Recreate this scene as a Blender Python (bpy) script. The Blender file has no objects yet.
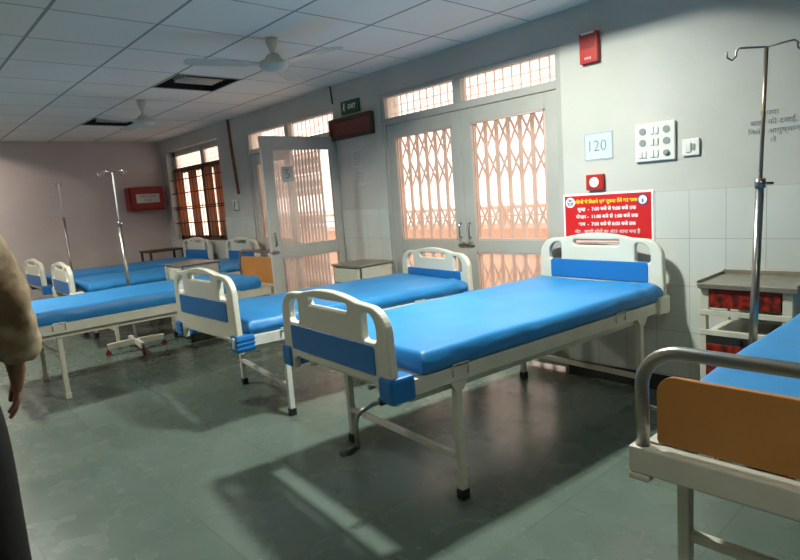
import bpy, bmesh, math, random
from mathutils import Vector, Matrix, noise
random.seed(4)
COL = bpy.context.scene.collection
PI = math.pi
R = math.radians

# ------------------------------------------------------------------ materials
def mat(name, col, rough=.5, metal=0., col2=None, scale=6., bump=0., bscale=40., spec=None, detail=4., lo=.4, hi=.65):
    m = bpy.data.materials.new(name); m.use_nodes = True
    nt = m.node_tree; b = nt.nodes['Principled BSDF']
    b.inputs['Base Color'].default_value = (*col, 1); b.inputs['Roughness'].default_value = rough
    b.inputs['Metallic'].default_value = metal
    if spec is not None: b.inputs['Specular IOR Level'].default_value = spec
    tc = nt.nodes.new('ShaderNodeTexCoord')
    if col2 is not None:
        n = nt.nodes.new('ShaderNodeTexNoise'); n.inputs['Scale'].default_value = scale; n.inputs['Detail'].default_value = detail
        r = nt.nodes.new('ShaderNodeValToRGB')
        r.color_ramp.elements[0].position = lo; r.color_ramp.elements[1].position = hi
        r.color_ramp.elements[0].color = (*col, 1); r.color_ramp.elements[1].color = (*col2, 1)
        nt.links.new(tc.outputs['Object'], n.inputs['Vector']); nt.links.new(n.outputs['Fac'], r.inputs['Fac'])
        nt.links.new(r.outputs['Color'], b.inputs['Base Color'])
    if bump:
        n = nt.nodes.new('ShaderNodeTexNoise'); n.inputs['Scale'].default_value = bscale
        bp = nt.nodes.new('ShaderNodeBump'); bp.inputs['Strength'].default_value = bump; bp.inputs['Distance'].default_value = .01
        nt.links.new(tc.outputs['Object'], n.inputs['Vector']); nt.links.new(n.outputs['Fac'], bp.inputs['Height'])
        nt.links.new(bp.outputs['Normal'], b.inputs['Normal'])
    return m

def emit(name, col, s):
    m = bpy.data.materials.new(name); m.use_nodes = True; nt = m.node_tree; nt.nodes.clear()
    e = nt.nodes.new('ShaderNodeEmission'); e.inputs[0].default_value = (*col, 1); e.inputs[1].default_value = s
    o = nt.nodes.new('ShaderNodeOutputMaterial'); nt.links.new(e.outputs[0], o.inputs[0]); return m

def glass(name, tint=(1, 1, 1), frost=0., frostcol=(.9, .88, .85), gloss=.08):
    m = bpy.data.materials.new(name); m.use_nodes = True; nt = m.node_tree; nt.nodes.clear()
    o = nt.nodes.new('ShaderNodeOutputMaterial')
    t = nt.nodes.new('ShaderNodeBsdfTransparent'); t.inputs[0].default_value = (*tint, 1)
    f = nt.nodes.new('ShaderNodeBsdfTranslucent'); f.inputs[0].default_value = (*frostcol, 1)
    g = nt.nodes.new('ShaderNodeBsdfGlossy'); g.inputs['Roughness'].default_value = .05
    a = nt.nodes.new('ShaderNodeMixShader'); a.inputs[0].default_value = frost
    b = nt.nodes.new('ShaderNodeMixShader'); b.inputs[0].default_value = gloss
    nt.links.new(t.outputs[0], a.inputs[1]); nt.links.new(f.outputs[0], a.inputs[2])
    nt.links.new(a.outputs[0], b.inputs[1]); nt.links.new(g.outputs[0], b.inputs[2])
    nt.links.new(b.outputs[0], o.inputs[0]); return m

def N(nt, t, **kw):
    n = nt.nodes.new(t)
    for k, v in kw.items(): setattr(n, k, v)
    return n

def grid_mat(name, base, base2, line, px, py, ox, oy, wx, wy, axes, rough, nscale=3., nbump=0., spec=.5, rlo=None, cellvar=.0, ndetail=5):
    """surface with joints every px / py metres along two world axes"""
    m = bpy.data.materials.new(name); m.use_nodes = True; nt = m.node_tree; b = nt.nodes['Principled BSDF']
    L = nt.links.new
    tc = N(nt, 'ShaderNodeTexCoord'); sp = N(nt, 'ShaderNodeSeparateXYZ'); L(tc.outputs['Object'], sp.inputs[0])
    masks = []; cells = []
    for ax, p, o, w in ((axes[0], px, ox, wx), (axes[1], py, oy, wy)):
        a = N(nt, 'ShaderNodeMath', operation='SUBTRACT'); L(sp.outputs[ax], a.inputs[0]); a.inputs[1].default_value = o
        d = N(nt, 'ShaderNodeMath', operation='DIVIDE'); L(a.outputs[0], d.inputs[0]); d.inputs[1].default_value = p
        fl = N(nt, 'ShaderNodeMath', operation='FLOOR'); L(d.outputs[0], fl.inputs[0]); cells.append(fl)
        r = N(nt, 'ShaderNodeMath', operation='ROUND'); L(d.outputs[0], r.inputs[0])
        s = N(nt, 'ShaderNodeMath', operation='SUBTRACT'); L(d.outputs[0], s.inputs[0]); L(r.outputs[0], s.inputs[1])
        ab = N(nt, 'ShaderNodeMath', operation='ABSOLUTE'); L(s.outputs[0], ab.inputs[0])
        lt = N(nt, 'ShaderNodeMath', operation='LESS_THAN'); L(ab.outputs[0], lt.inputs[0]); lt.inputs[1].default_value = w / 2 / p
        masks.append(lt)
    mx = N(nt, 'ShaderNodeMath', operation='MAXIMUM'); L(masks[0].outputs[0], mx.inputs[0]); L(masks[1].outputs[0], mx.inputs[1])
    n = N(nt, 'ShaderNodeTexNoise'); n.inputs['Scale'].default_value = nscale; n.inputs['Detail'].default_value = ndetail
    L(tc.outputs['Object'], n.inputs['Vector'])
    cv = N(nt, 'ShaderNodeCombineXYZ'); L(cells[0].outputs[0], cv.inputs[0]); L(cells[1].outputs[0], cv.inputs[1])
    wn = N(nt, 'ShaderNodeTexWhiteNoise'); L(cv.outputs[0], wn.inputs['Vector'])
    md = N(nt, 'ShaderNodeMath', operation='MULTIPLY_ADD'); L(wn.outputs['Value'], md.inputs[0]); md.inputs[1].default_value = cellvar
    L(n.outputs['Fac'], md.inputs[2])
    rp = N(nt, 'ShaderNodeValToRGB'); rp.color_ramp.elements[0].position = .35; rp.color_ramp.elements[1].position = .7 + cellvar * .6
    rp.color_ramp.elements[0].color = (*base, 1); rp.color_ramp.elements[1].color = (*base2, 1); L(md.outputs[0], rp.inputs['Fac'])
    mix = N(nt, 'ShaderNodeMixRGB'); L(mx.outputs[0], mix.inputs[0]); L(rp.outputs[0], mix.inputs[1]); mix.inputs[2].default_value = (*line, 1)
    L(mix.outputs[0], b.inputs['Base Color'])
    b.inputs['Roughness'].default_value = rough; b.inputs['Specular IOR Level'].default_value = spec
    if rlo is not None:
        n2 = N(nt, 'ShaderNodeTexNoise'); n2.inputs['Scale'].default_value = nscale * 2.3; L(tc.outputs['Object'], n2.inputs['Vector'])
        mr = N(nt, 'ShaderNodeMapRange'); mr.inputs['From Min'].default_value = .3; mr.inputs['From Max'].default_value = .7
        mr.inputs['To Min'].default_value = rlo; mr.inputs['To Max'].default_value = rough; L(n2.outputs['Fac'], mr.inputs['Value']); L(mr.outputs[0], b.inputs['Roughness'])
    inv = N(nt, 'ShaderNodeMath', operation='MULTIPLY_ADD'); L(mx.outputs[0], inv.inputs[0]); inv.inputs[1].default_value = -1.; 
    nb = N(nt, 'ShaderNodeMath', operation='MULTIPLY'); L(n.outputs['Fac'], nb.inputs[0]); nb.inputs[1].default_value = nbump; L(nb.outputs[0], inv.inputs[2])
    bp = N(nt, 'ShaderNodeBump'); bp.inputs['Strength'].default_value = .35; bp.inputs['Distance'].default_value = .004
    L(inv.outputs[0], bp.inputs['Height']); L(bp.outputs[0], b.inputs['Normal'])
    return m

M = {}
M['wall'] = mat('painted_plaster', (.48, .47, .425), .62, col2=(.545, .53, .49), scale=1.6, bump=.15, bscale=14)
M['wall_end'] = mat('mauve_painted_plaster', (.58, .50, .47), .7, col2=(.63, .55, .52), scale=1.7, bump=.15, bscale=14)
M['tile'] = grid_mat('white_dado_tile', (.54, .56, .52), (.60, .61, .575), (.33, .32, .28), .2085, .298, -1.66, 1.31, .003, .003, (0, 2), .16, nbump=.3, cellvar=.2)
M['ceil'] = grid_mat('grid_ceiling_tile', (.86, .82, .74), (.91, .87, .80), (.33, .34, .32), .615, .61, -3.17, 1.537, .012, .02, (0, 1), .8, nscale=1.1, nbump=1., cellvar=.35)
M['floor'] = grid_mat('polished_green_stone', (.094, .130, .108), (.120, .157, .129), (.074, .100, .082), .58, .58, -.2, .35, .004, .004, (0, 1), .30, nscale=2.6, nbump=.3, spec=.6, rlo=.22, cellvar=.3, ndetail=4)
M['black_stone'] = mat('black_skirting_stone', (.012, .010, .009), .3)
M['cream'] = mat('cream_abs_plastic', (.66, .64, .53), .35, col2=(.70, .68, .575), scale=3)
M['ivory'] = mat('ivory_bed_enamel', (.60, .56, .45), .38, col2=(.66, .62, .51), scale=7, detail=8)
M['white_en'] = mat('white_enamel', (.70, .71, .67), .35, col2=(.62, .61, .54), scale=9, detail=8, lo=.5, hi=.7)
M['blue'] = mat('blue_abs_plastic', (.012, .155, .45), .38)
M['sheet'] = mat('blue_rexine_sheet', (.018, .205, .50), .46, col2=(.022, .235, .54), scale=3, bump=.25, bscale=9)
M['sheet_grey'] = mat('grey_blue_rexine_sheet', (.018, .225, .56), .42)
M['black'] = mat('black_rubber', (.01, .01, .011), .5)
M['steel'] = mat('brushed_steel', (.42, .42, .40), .28, 1., col2=(.32, .31, .28), scale=12)
M['dsteel'] = mat('dull_aged_steel', (.34, .34, .35), .34, 1., col2=(.40, .36, .3), scale=8)
M['chrome'] = mat('worn_chrome_pole', (.40, .33, .25), .4, .8, col2=(.30, .22, .15), scale=10)
M['wood'] = mat('orange_laminate', (.50, .20, .045), .42, col2=(.56, .24, .065), scale=3, detail=8)
M['alu'] = mat('grey_painted_door_metal', (.38, .37, .335), .45, col2=(.43, .415, .375), scale=2)
M['alu_light'] = mat('pale_painted_door_metal', (.52, .48, .43), .45, col2=(.58, .54, .48), scale=2)
M['glass'] = glass('clear_door_glass', frost=.22, frostcol=(.95, .78, .68), gloss=.05)
M['haze'] = glass('hazy_open_door_glass', frost=.28, frostcol=(.98, .88, .82), gloss=.05)  # more frosted and whiter than the closed door glass
M['frost'] = glass('obscured_transom_glass', frost=.30, frostcol=(.95, .84, .76), gloss=.04)
M['gate'] = mat('backlit_pink_gate_steel', (.52, .38, .33), .5, col2=(.60, .46, .40), scale=5)  # pink cast of the light behind the gate is put into this colour
M['brown'] = mat('dark_brown_wood', (.055, .022, .012), .45, col2=(.09, .038, .02), scale=9, detail=7)
M['curtain'] = None
M['red'] = mat('red_enamel', (.42, .016, .010), .35)
M['redposter'] = mat('red_poster_vinyl', (.58, .010, .012), .4)
M['darkred'] = mat('dark_red_metal', (.24, .014, .016), .4)
M['white'] = mat('white_ink', (.88, .87, .85), .6)
M['yellow'] = mat('yellow_ink', (.90, .72, .03), .5)
M['navy'] = mat('navy_ink', (.02, .04, .22), .5)
M['ink'] = mat('grey_blue_pencil_ink', (.15, .17, .22), .7)
M['paper'] = mat('white_paper', (.50, .56, .60), .7, col2=(.54, .60, .63), scale=3)
M['paper2'] = mat('yellowed_paper', (.56, .54, .50), .7, col2=(.6, .58, .54), scale=3)
M['switch'] = mat('ivory_switch_plastic', (.72, .73, .66), .35)
M['socket'] = mat('grey_socket_plastic', (.26, .27, .25), .4)
M['green'] = mat('dark_green_sign_acrylic', (.008, .065, .035), .35)
M['led'] = mat('dark_red_display_filter', (.17, .030, .022), .4)
M['marble_red'] = mat('red_marbled_enamel', (.33, .018, .008), .4, col2=(.04, .008, .004), scale=30, detail=10, lo=.38, hi=.62)
M['tray'] = mat('stainless_tray', (.30, .27, .22), .4, .7, col2=(.36, .33, .27), scale=8)
M['dark'] = mat('dark_cavity_paint', (.012, .013, .014), .6)
M['reflector'] = mat('bright_louvre_metal', (.75, .73, .68), .2, 1.)
M['fan'] = mat('cream_fan_enamel', (.60, .60, .52), .35)
M['khaki'] = mat('khaki_cotton', (.50, .38, .25), .85, col2=(.17, .10, .05), scale=5, bump=.6, bscale=12, lo=.48, hi=.62)
M['trouser'] = mat('black_cotton', (.006, .005, .005), .8, bump=.3, bscale=20)
M['skin'] = mat('brown_skin', (.30, .135, .085), .5, col2=(.26, .11, .07), scale=6)
M['hair'] = mat('black_hair', (.008, .006, .005), .55, bump=.6, bscale=60)
M['eye'] = mat('eye_white', (.8, .78, .74), .3)
M['rust'] = mat('rusty_brown_conduit', (.22, .09, .03), .6, col2=(.32, .15, .06), scale=14)
M['castor'] = mat('red_brown_castor', (.20, .035, .02), .5)
M['outer_ground'] = mat('pale_concrete', (.62, .60, .56), .8, col2=(.7, .67, .62), scale=2)
M['parapet'] = mat('salmon_orange_plaster', (.78, .42, .26), .8, col2=(.84, .50, .33), scale=2)
M['pink_wall'] = mat('pale_pink_plaster', (.82, .62, .54), .8)
M['box'] = mat('pale_pink_card', (.66, .46, .38), .7)
M['locker'] = mat('cream_locker_enamel', (.56, .55, .45), .4, col2=(.50, .47, .36), scale=11, detail=8, lo=.55, hi=.7)
def curtain_mat():
    m = bpy.data.materials.new('brown_thin_curtain'); m.use_nodes = True; nt = m.node_tree; b = nt.nodes['Principled BSDF']
    b.inputs['Base Color'].default_value = (.55, .30, .18, 1); b.inputs['Roughness'].default_value = .9
    t = nt.nodes.new('ShaderNodeBsdfTranslucent'); t.inputs[0].default_value = (.62, .34, .20, 1)
    mx = nt.nodes.new('ShaderNodeMixShader'); mx.inputs[0].default_value = .5
    o = nt.nodes['Material Output']; nt.links.new(b.outputs[0], mx.inputs[1]); nt.links.new(t.outputs[0], mx.inputs[2]); nt.links.new(mx.outputs[0], o.inputs[0])
    return m
M['curtain'] = curtain_mat()

# ------------------------------------------------------------------ mesh building
class MB:
    def __init__(s): s.bm = bmesh.new()
    def box(s, x0, x1, y0, y1, z0, z1):
        v = [s.bm.verts.new(p) for p in ((x0,y0,z0),(x1,y0,z0),(x1,y1,z0),(x0,y1,z0),(x0,y0,z1),(x1,y0,z1),(x1,y1,z1),(x0,y1,z1))]
        for f in ((0,3,2,1),(4,5,6,7),(0,1,5,4),(1,2,6,5),(2,3,7,6),(3,0,4,7)): s.bm.faces.new([v[i] for i in f])
        return s
    def bar(s, a, b, w, h=None, up=(0, 0, 1)):
        h = h or w; a = Vector(a); b = Vector(b); d = (b - a).normalized(); up = Vector(up)
        if abs(d.dot(up)) > .95: up = Vector((0, 1, 0))
        sx = d.cross(up).normalized(); sz = sx.cross(d)
        vs = []
        for p in (a, b):
            for i, j in ((-1,-1),(1,-1),(1,1),(-1,1)): vs.append(s.bm.verts.new(p + sx * w / 2 * i + sz * h / 2 * j))
        for f in ((3,2,1,0),(4,5,6,7),(0,1,5,4),(1,2,6,5),(2,3,7,6),(3,0,4,7)): s.bm.faces.new([vs[i] for i in f])
        return s
    def tube(s, pts, r, n=12, cap=True, rs=None):
        pts = [Vector(p) for p in pts]; rings = []
        up = Vector((0, 0, 1)); t0 = (pts[1] - pts[0]).normalized()
        if abs(t0.dot(up)) > .9: up = Vector((0, 1, 0))
        nx = t0.cross(up).normalized()
        for i, p in enumerate(pts):
            t = (pts[min(i + 1, len(pts) - 1)] - pts[max(i - 1, 0)]).normalized()
            nx = (nx - t * nx.dot(t)).normalized(); ny = t.cross(nx)
            rr = rs[i] if rs else r
            rings.append([s.bm.verts.new(p + (nx * math.cos(2*PI*k/n) + ny * math.sin(2*PI*k/n)) * rr) for k in range(n)])
        for a, b in zip(rings, rings[1:]):
            for k in range(n):
                f = s.bm.faces.new((a[k], a[(k+1) % n], b[(k+1) % n], b[k])); f.smooth = True
        if cap: s.bm.faces.new(rings[0][::-1]); s.bm.faces.new(rings[-1])
        return s
    def lathe(s, prof, c=(0, 0, 0), n=24):
        rings = []
        for r, z in prof:
            rings.append([s.bm.verts.new((c[0] + r * math.cos(2*PI*k/n), c[1] + r * math.sin(2*PI*k/n), c[2] + z)) for k in range(n)])
        for a, b in zip(rings, rings[1:]):
            for k in range(n):
                f = s.bm.faces.new((a[k], a[(k+1) % n], b[(k+1) % n], b[k])); f.smooth = True
        s.bm.faces.new(rings[0][::-1]); s.bm.faces.new(rings[-1]); return s
    def build(s, name, m, parent=None, bevel=0., loc=None):
        me = bpy.data.meshes.new(name); bmesh.ops.recalc_face_normals(s.bm, faces=s.bm.faces[:])
        s.bm.to_mesh(me); s.bm.free(); me.materials.append(m)
        o = bpy.data.objects.new(name, me); COL.objects.link(o)
        if parent: o.parent = parent
        if loc: o.location = loc
        if bevel:
            b = o.modifiers.new('bevel', 'BEVEL'); b.width = bevel; b.segments = 2; b.limit_method = 'ANGLE'
        return o

def tag(o, label=None, cat=None, group=None, kind=None):
    if label: o['label'] = label
    if cat: o['category'] = cat
    if group: o['group'] = group
    if kind: o['kind'] = kind
    return o
def empty(name, loc=(0, 0, 0), rz=0.):
    o = bpy.data.objects.new(name, None); COL.objects.link(o); o.location = loc; o.rotation_euler = (0, 0, rz); o.empty_display_size = .1
    return o
def struct(mb, name, m, bevel=0., parent=None):
    o = mb.build(name, m, parent, bevel); o['kind'] = 'structure'; return o
def from_curve(cu, name, m, parent=None):
    tmp = bpy.data.objects.new('tmp', cu); COL.objects.link(tmp)
    bpy.context.view_layer.update(); dg = bpy.context.evaluated_depsgraph_get()
    me = bpy.data.meshes.new_from_object(tmp.evaluated_get(dg)); me.name = name
    bpy.data.objects.remove(tmp); me.materials.clear(); me.materials.append(m)
    o = bpy.data.objects.new(name, me); COL.objects.link(o)
    if parent: o.parent = parent
    return o
def plate(loops, thick, name, m, parent=None, bev=.004, axis='Y'):
    """2D outline with holes, extruded; drawn in local XZ, thickness along Y"""
    cu = bpy.data.curves.new(name, 'CURVE'); cu.dimensions = '2D'; cu.fill_mode = 'BOTH'
    cu.extrude = max(thick / 2 - bev, .0001); cu.bevel_depth = bev; cu.bevel_resolution = 2; cu.offset = -bev
    for lp in loops:
        sp = cu.splines.new('POLY'); sp.points.add(len(lp) - 1)
        for p, (x, y) in zip(sp.points, lp): p.co = (x, y, 0, 1)
        sp.use_cyclic_u = True
    o = from_curve(cu, name, m, parent)
    o.data.transform(Matrix.Rotation(PI / 2, 4, 'X'))
    for f in o.data.polygons: f.use_smooth = False
    return o
def rrect(x0, x1, z0, z1, r, n=5):
    rs = r if isinstance(r, (tuple, list)) else (r,) * 4      # bl br tr tl
    out = []
    for (cx, cz, a0, rr) in ((x0 + rs[0], z0 + rs[0], PI, rs[0]), (x1 - rs[1], z0 + rs[1], 1.5*PI, rs[1]), (x1 - rs[2], z1 - rs[2], 0, rs[2]), (x0 + rs[3], z1 - rs[3], .5*PI, rs[3])):
        for k in range(n + 1):
            a = a0 + k / n * PI / 2; out.append((cx + rr * math.cos(a), cz + rr * math.sin(a)))
    return out
def text(s, size, name, m, parent=None, loc=(0, 0, 0), thick=.0006, rot=(PI/2, 0, 0), align='CENTER', sx=1., off=0., spacing=1.):
    cu = bpy.data.curves.new(name, 'FONT'); cu.body = s; cu.size = size; cu.align_x = align; cu.align_y = 'CENTER'
    cu.extrude = thick; cu.offset = off; cu.space_character = spacing; cu.resolution_u = 3
    o = from_curve(cu, name, m, parent); o.location = loc; o.rotation_euler = rot; o.scale = (sx, 1, 1)
    return o

# ------------------------------------------------------------------ room shell
WY = 3.74; WT = .24; CZ = 2.58; XE = -9.8; XR = 2.8; YB = -3.6
def wall_y(name, x0, x1, y0, y1, holes, m):
    """long wall split round its openings"""
    mb = MB(); xs = sorted({x0, x1, *[h[0] for h in holes], *[h[1] for h in holes]}); 
    for a, b in zip(xs, xs[1:]):
        hs = [h for h in holes if h[0] <= a and h[1] >= b]
        if not hs: mb.box(a, b, y0, y1, 0, CZ)
        else:
            h = hs[0]
            if h[2] > 0: mb.box(a, b, y0, y1, 0, h[2])
            mb.box(a, b, y0, y1, h[3], CZ)
    return struct(mb, name, m)
D2 = (-4.25, -2.32, 0, 2.36); D1 = (-6.88, -4.97, 0, 2.36); W1 = (-9.58, -7.70, .97, 2.39)
wall_y('wall_window_side', XE, XR, WY, WY + WT, [D1, D2, W1], M['wall'])
struct(MB().box(XE - .2, XE, YB - .2, WY + WT, 0, CZ), 'wall_far_end', M['wall_end'])
struct(MB().box(XR, XR + .2, YB - .2, WY + WT, 0, CZ), 'wall_near_end', M['wall'])
mb = MB(); FILL_WINDOWS = [(-6.2, -4.6)]  # unseen window opening, added to let in fill daylight from behind
xb = [XE] + [v for w_ in FILL_WINDOWS for v in w_] + [XR]
for k in range(0, len(xb), 2): mb.box(xb[k], xb[k+1], YB - .2, YB, 0, CZ)
for a, b in FILL_WINDOWS: mb.box(a, b, YB - .2, YB, 0, 1.0); mb.box(a, b, YB - .2, YB, 2.2, CZ)
struct(mb, 'wall_back', M['wall'])
struct(MB().box(XE - .2, XR + .2, YB - .2, WY + WT, -.1, 0), 'floor', M['floor'])
# dado tiles on the long wall
mb = MB()
for a, b in ((W1[0] + .0 - .35, D1[0]), (D1[1], D2[0]), (D2[1], XR)):
    if a < W1[0]:
        mb.box(a, b, WY - .012, WY, .11, .97)
        mb.box(W1[1], b, WY - .012, WY, .97, 1.31)
    else: mb.box(a, b, WY - .012, WY, .11, 1.31)
struct(mb, 'trim_1', M['tile'])
mb = MB()
for a, b in ((XE, D1[0]), (D1[1], D2[0]), (D2[1], XR)): mb.box(a, b, WY - .022, WY, 0, .11)
struct(mb, 'baseboard_window_side', M['black_stone'], .003)
struct(MB().box(XE, XE + .015, YB, WY - .03, 0, .11), 'baseboard_far_end', M['black_stone'])
# ceiling: cells with openings for the light fittings
GX, GY, PX, PY = -3.17, 1.537, .615, .61
def cell(i, j): return (GX + i*PX, GX + (i+1)*PX, GY + j*PY, GY + (j+1)*PY)
LAMPS_OFF = [(-4, 1), (-8, 1)]
LAMPS_ON = [(1, 1), (-5, -2), (5, -2), (-4, -6), (-10, -2)]
mb = MB()
holes = {c for c in LAMPS_OFF + LAMPS_ON}
xs = sorted({XE, XR, *[GX + k*PX for k in range(-10, 10) if XE < GX + k*PX < XR]}); ys = sorted({YB, WY, *[GY + k*PY for k in range(-8, 4) if YB < GY + k*PY < WY]})
hole_c = [cell(*c) for c in holes]
for a, b in zip(xs, xs[1:]):
    for c, d in zip(ys, ys[1:]):
        cx, cy = (a+b)/2, (c+d)/2
        if any(h[0] < cx < h[1] and h[2] < cy < h[3] for h in hole_c): continue
        mb.box(a, b, c, d, CZ, CZ + .015)
bmesh.ops.remove_doubles(mb.bm, verts=mb.bm.verts[:], dist=.0001)
struct(mb, 'ceiling', M['ceil'])
struct(MB().box(XE - .2, XR + .2, YB - .2, WY + WT, CZ + .2, CZ + .35), 'ceiling_slab', M['dark'])
for nm, (a, b, c, d) in dict(left=(XE-.2, XE, YB, WY), right=(XR, XR+.2, YB, WY), front=(XE, XR, YB-.2, YB), back=(XE, XR, WY, WY+WT)).items():
    struct(MB().box(a, b, c, d, CZ, CZ + .2), 'wall_plenum_' + nm, M['dark'])

# ------------------------------------------------------------------ ceiling lights
M['tube_on'] = emit('lit_tube', (.86, 1., .93), 9.)
M['tube_off'] = mat('unlit_tube_glass', (.85, .85, .82), .2)
def ceiling_light(c, on, label, col=(.86, 1., .92), power=60, dy=0., group=None, louvre=1):
    x0, x1, y0, y1 = cell(*c); cx, cy = (x0+x1)/2, (y0+y1)/2
    t = empty('ceiling_light', (cx, cy, CZ)); tag(t, label, 'ceiling light', group)
    w, h = PX/2, PY/2
    mb = MB()
    mb.box(-w, w, -h, h, .12, .125)
    for s in (-1, 1):
        mb.box(s*w - .006*(s > 0), s*w + .006*(s < 0), -h, h, 0, .12); mb.box(-w, w, s*h - .006*(s > 0), s*h + .006*(s < 0), 0, .12)
    mb.build('housing', M['dark'], t)
    fr = MB()
    for s in (-1, 1):
        fr.bar((-w, s*(h-.008), -.002), (w, s*(h-.008), -.002), .016, .006); fr.bar((s*(w-.008), -h, -.002), (s*(w-.008), h, -.002), .016, .006)
    fr.build('frame', M['alu'], t)
    if on:
        for dx in (-.12, .0, .12):
            MB().tube([(dx, -.22, .085), (dx, .22, .085)], .012, 8).build('tube', M['tube_on'], t)
        L = bpy.data.lights.new('lamp_glow', 'AREA'); L.shape = 'RECTANGLE'; L.size = .17; L.size_y = .13; L.energy = power; L.color = col
        lo = bpy.data.objects.new('lamp_glow', L); COL.objects.link(lo); lo.parent = t; lo.location = (0, dy, .095)
    else:
        # bright reflector panel with tubes, part of the fitting left black where the tray is missing
        mb = MB()
        mb.box(-.06, w - .05, -.20, .20, .03, .034)
        mb.build('reflector_tray', M['alu'], t)
        for k in range(4):
            MB().tube([(-.02 + k*.065, -.19, .018), (-.02 + k*.065, .19, .018)], .011, 8).build('tube', M['tube_off'], t)
        for k in range(5):
            MB().box(-.05 + k*.065, -.046 + k*.065, -.19, .19, .0, .03).build('louvre', M['reflector'], t)
    return t
ceiling_light((-4, 1), False, 'unlit recessed square ceiling light nearer the hanging fan, black with bright louvres')
ceiling_light((-8, 1), False, 'unlit recessed square ceiling light farther back, close to the dusky end wall')
ceiling_light((1, 1), True, 'lit recessed ceiling light above the front blue bed by the double door', power=97, dy=-.10, col=(.95, 1., .90))
ceiling_light((-5, -2), True, 'lit recessed ceiling light above the foot of the left bed with wooden headboard', power=74, col=(.98, 1., .88))
ceiling_light((5, -2), True, 'added unseen recessed ceiling light brightening the right-hand end of the room', power=14, col=(.98, 1., .88))  # lamp out of view, added to light the floor and wall at right
ceiling_light((-4, -6), True, 'added unseen recessed ceiling light filling the back half of the room, middle bay', power=12, col=(1., .92, .82))  # added fill lamp, out of view in the back half
ceiling_light((-10, -2), True, 'added unseen recessed ceiling light warming the far left corner of the room', power=30, col=(1., .88, .78))  # added lamp out of view, brightens the far end wall

# ------------------------------------------------------------------ ceiling fans
def fan(loc, label, a0, m=None):
    t = empty('ceiling_fan', loc); tag(t, label, 'ceiling fan', None); zt = CZ - loc[2]
    MB().lathe([(.012, zt), (.045, zt), (.042, zt - .03), (.018, zt - .09), (.012, zt - .11)]).build('canopy', M['fan'], t)
    MB().tube([(0, 0, zt - .1), (0, 0, .04)], .012).build('down_rod', M['fan'], t)
    MB().lathe([(.03, .075), (.05, .06), (.06, .035), (.098, .018), (.106, -.004), (.09, -.026), (.05, -.042), (.01, -.045)], n=32).build('motor', M['fan'], t)
    for k in range(3):
        a = a0 + k * 2*PI/3
        mb = MB(); v = []
        prof = [(.11, .022), (.16, .03), (.20, .055), (.55, .062), (.60, .05), (.61, .02)]
        bm = mb.bm; top = [bm.verts.new((x, w, .004 + w*.12)) for x, w in prof] + [bm.verts.new((x, -w, .004 - w*.12)) for x, w in reversed(prof)]
        f = bm.faces.new(top); r = bmesh.ops.extrude_face_region(bm, geom=[f])
        for e in r['geom']:
            if isinstance(e, bmesh.types.BMVert): e.co.z -= .004
        b = mb.build('blade', M['fan'], t); b.rotation_euler = (0, 0, a)
    return t
fan((-3.75, 2.32, 2.40), 'cream three-blade ceiling fan in front of the nearer dark ceiling light', R(14))
fan((-6.30, 2.28, 2.36), 'small distant ceiling fan hanging beside the far ceiling light', R(60))

# ------------------------------------------------------------------ doors and gates
def pane(mb, x0, x1, z0, z1, y, nm, m, parent):
    return MB().box(x0, x1, y, y + .005, z0, z1).build(nm, m, parent)
def leaf(parent, w, m, handle_x, gm, bm_, zt=2.07, st=.105, papers=False, hook=False):
    """door leaf in its own frame: hinge at x=0, runs to x=w, thickness y 0..-.04"""
    lf = MB(); y0, y1 = -.02, .02
    lf.box(0, st, y0, y1, .03, zt); lf.box(w - st, w, y0, y1, .03, zt)
    lf.box(st, w - st, y0, y1, zt - .115, zt); lf.box(st, w - st, y0, y1, .89, .995); lf.box(st, w - st, y0, y1, .03, .16)
    o = lf.build('door_leaf', m, parent, .004)
    pane(None, st - .01, w - st + .01, .15, .90, -.002, 'glass_pane', gm, o)
    pane(None, st - .01, w - st + .01, .98, zt - .10, -.002, 'glass_pane', gm, o)
    bd = MB()
    for (a, b, c, d) in ((st, w - st, .16, .89), (st, w - st, .995, zt - .115)):
        for yy in (-.012, .012):
            bd.bar((a + .006, yy, c), (a + .006, yy, d), .012); bd.bar((b - .006, yy, c), (b - .006, yy, d), .012)
            bd.bar((a, yy, c + .006), (b, yy, c + .006), .012); bd.bar((a, yy, d - .006), (b, yy, d - .006), .012)
    bd.build('glazing_bead', bm_, o)
    h = MB()
    for s in (-1, 1):
        h.tube([(handle_x, s*.02, 1.02), (handle_x, s*.05, 1.02), (handle_x, s*.052, 1.14), (handle_x, s*.02, 1.14)], .006, 8)
    h.build('handle', M['steel'], o)
    b = MB(); b.tube([(handle_x - .03, -.03, .955), (handle_x + .14, -.03, .955)], .007, 8); b.box(handle_x - .02, handle_x + .04, -.028, -.018, .935, .975)
    b.build('latch_bolt', M['steel'], o)
    return o
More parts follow.
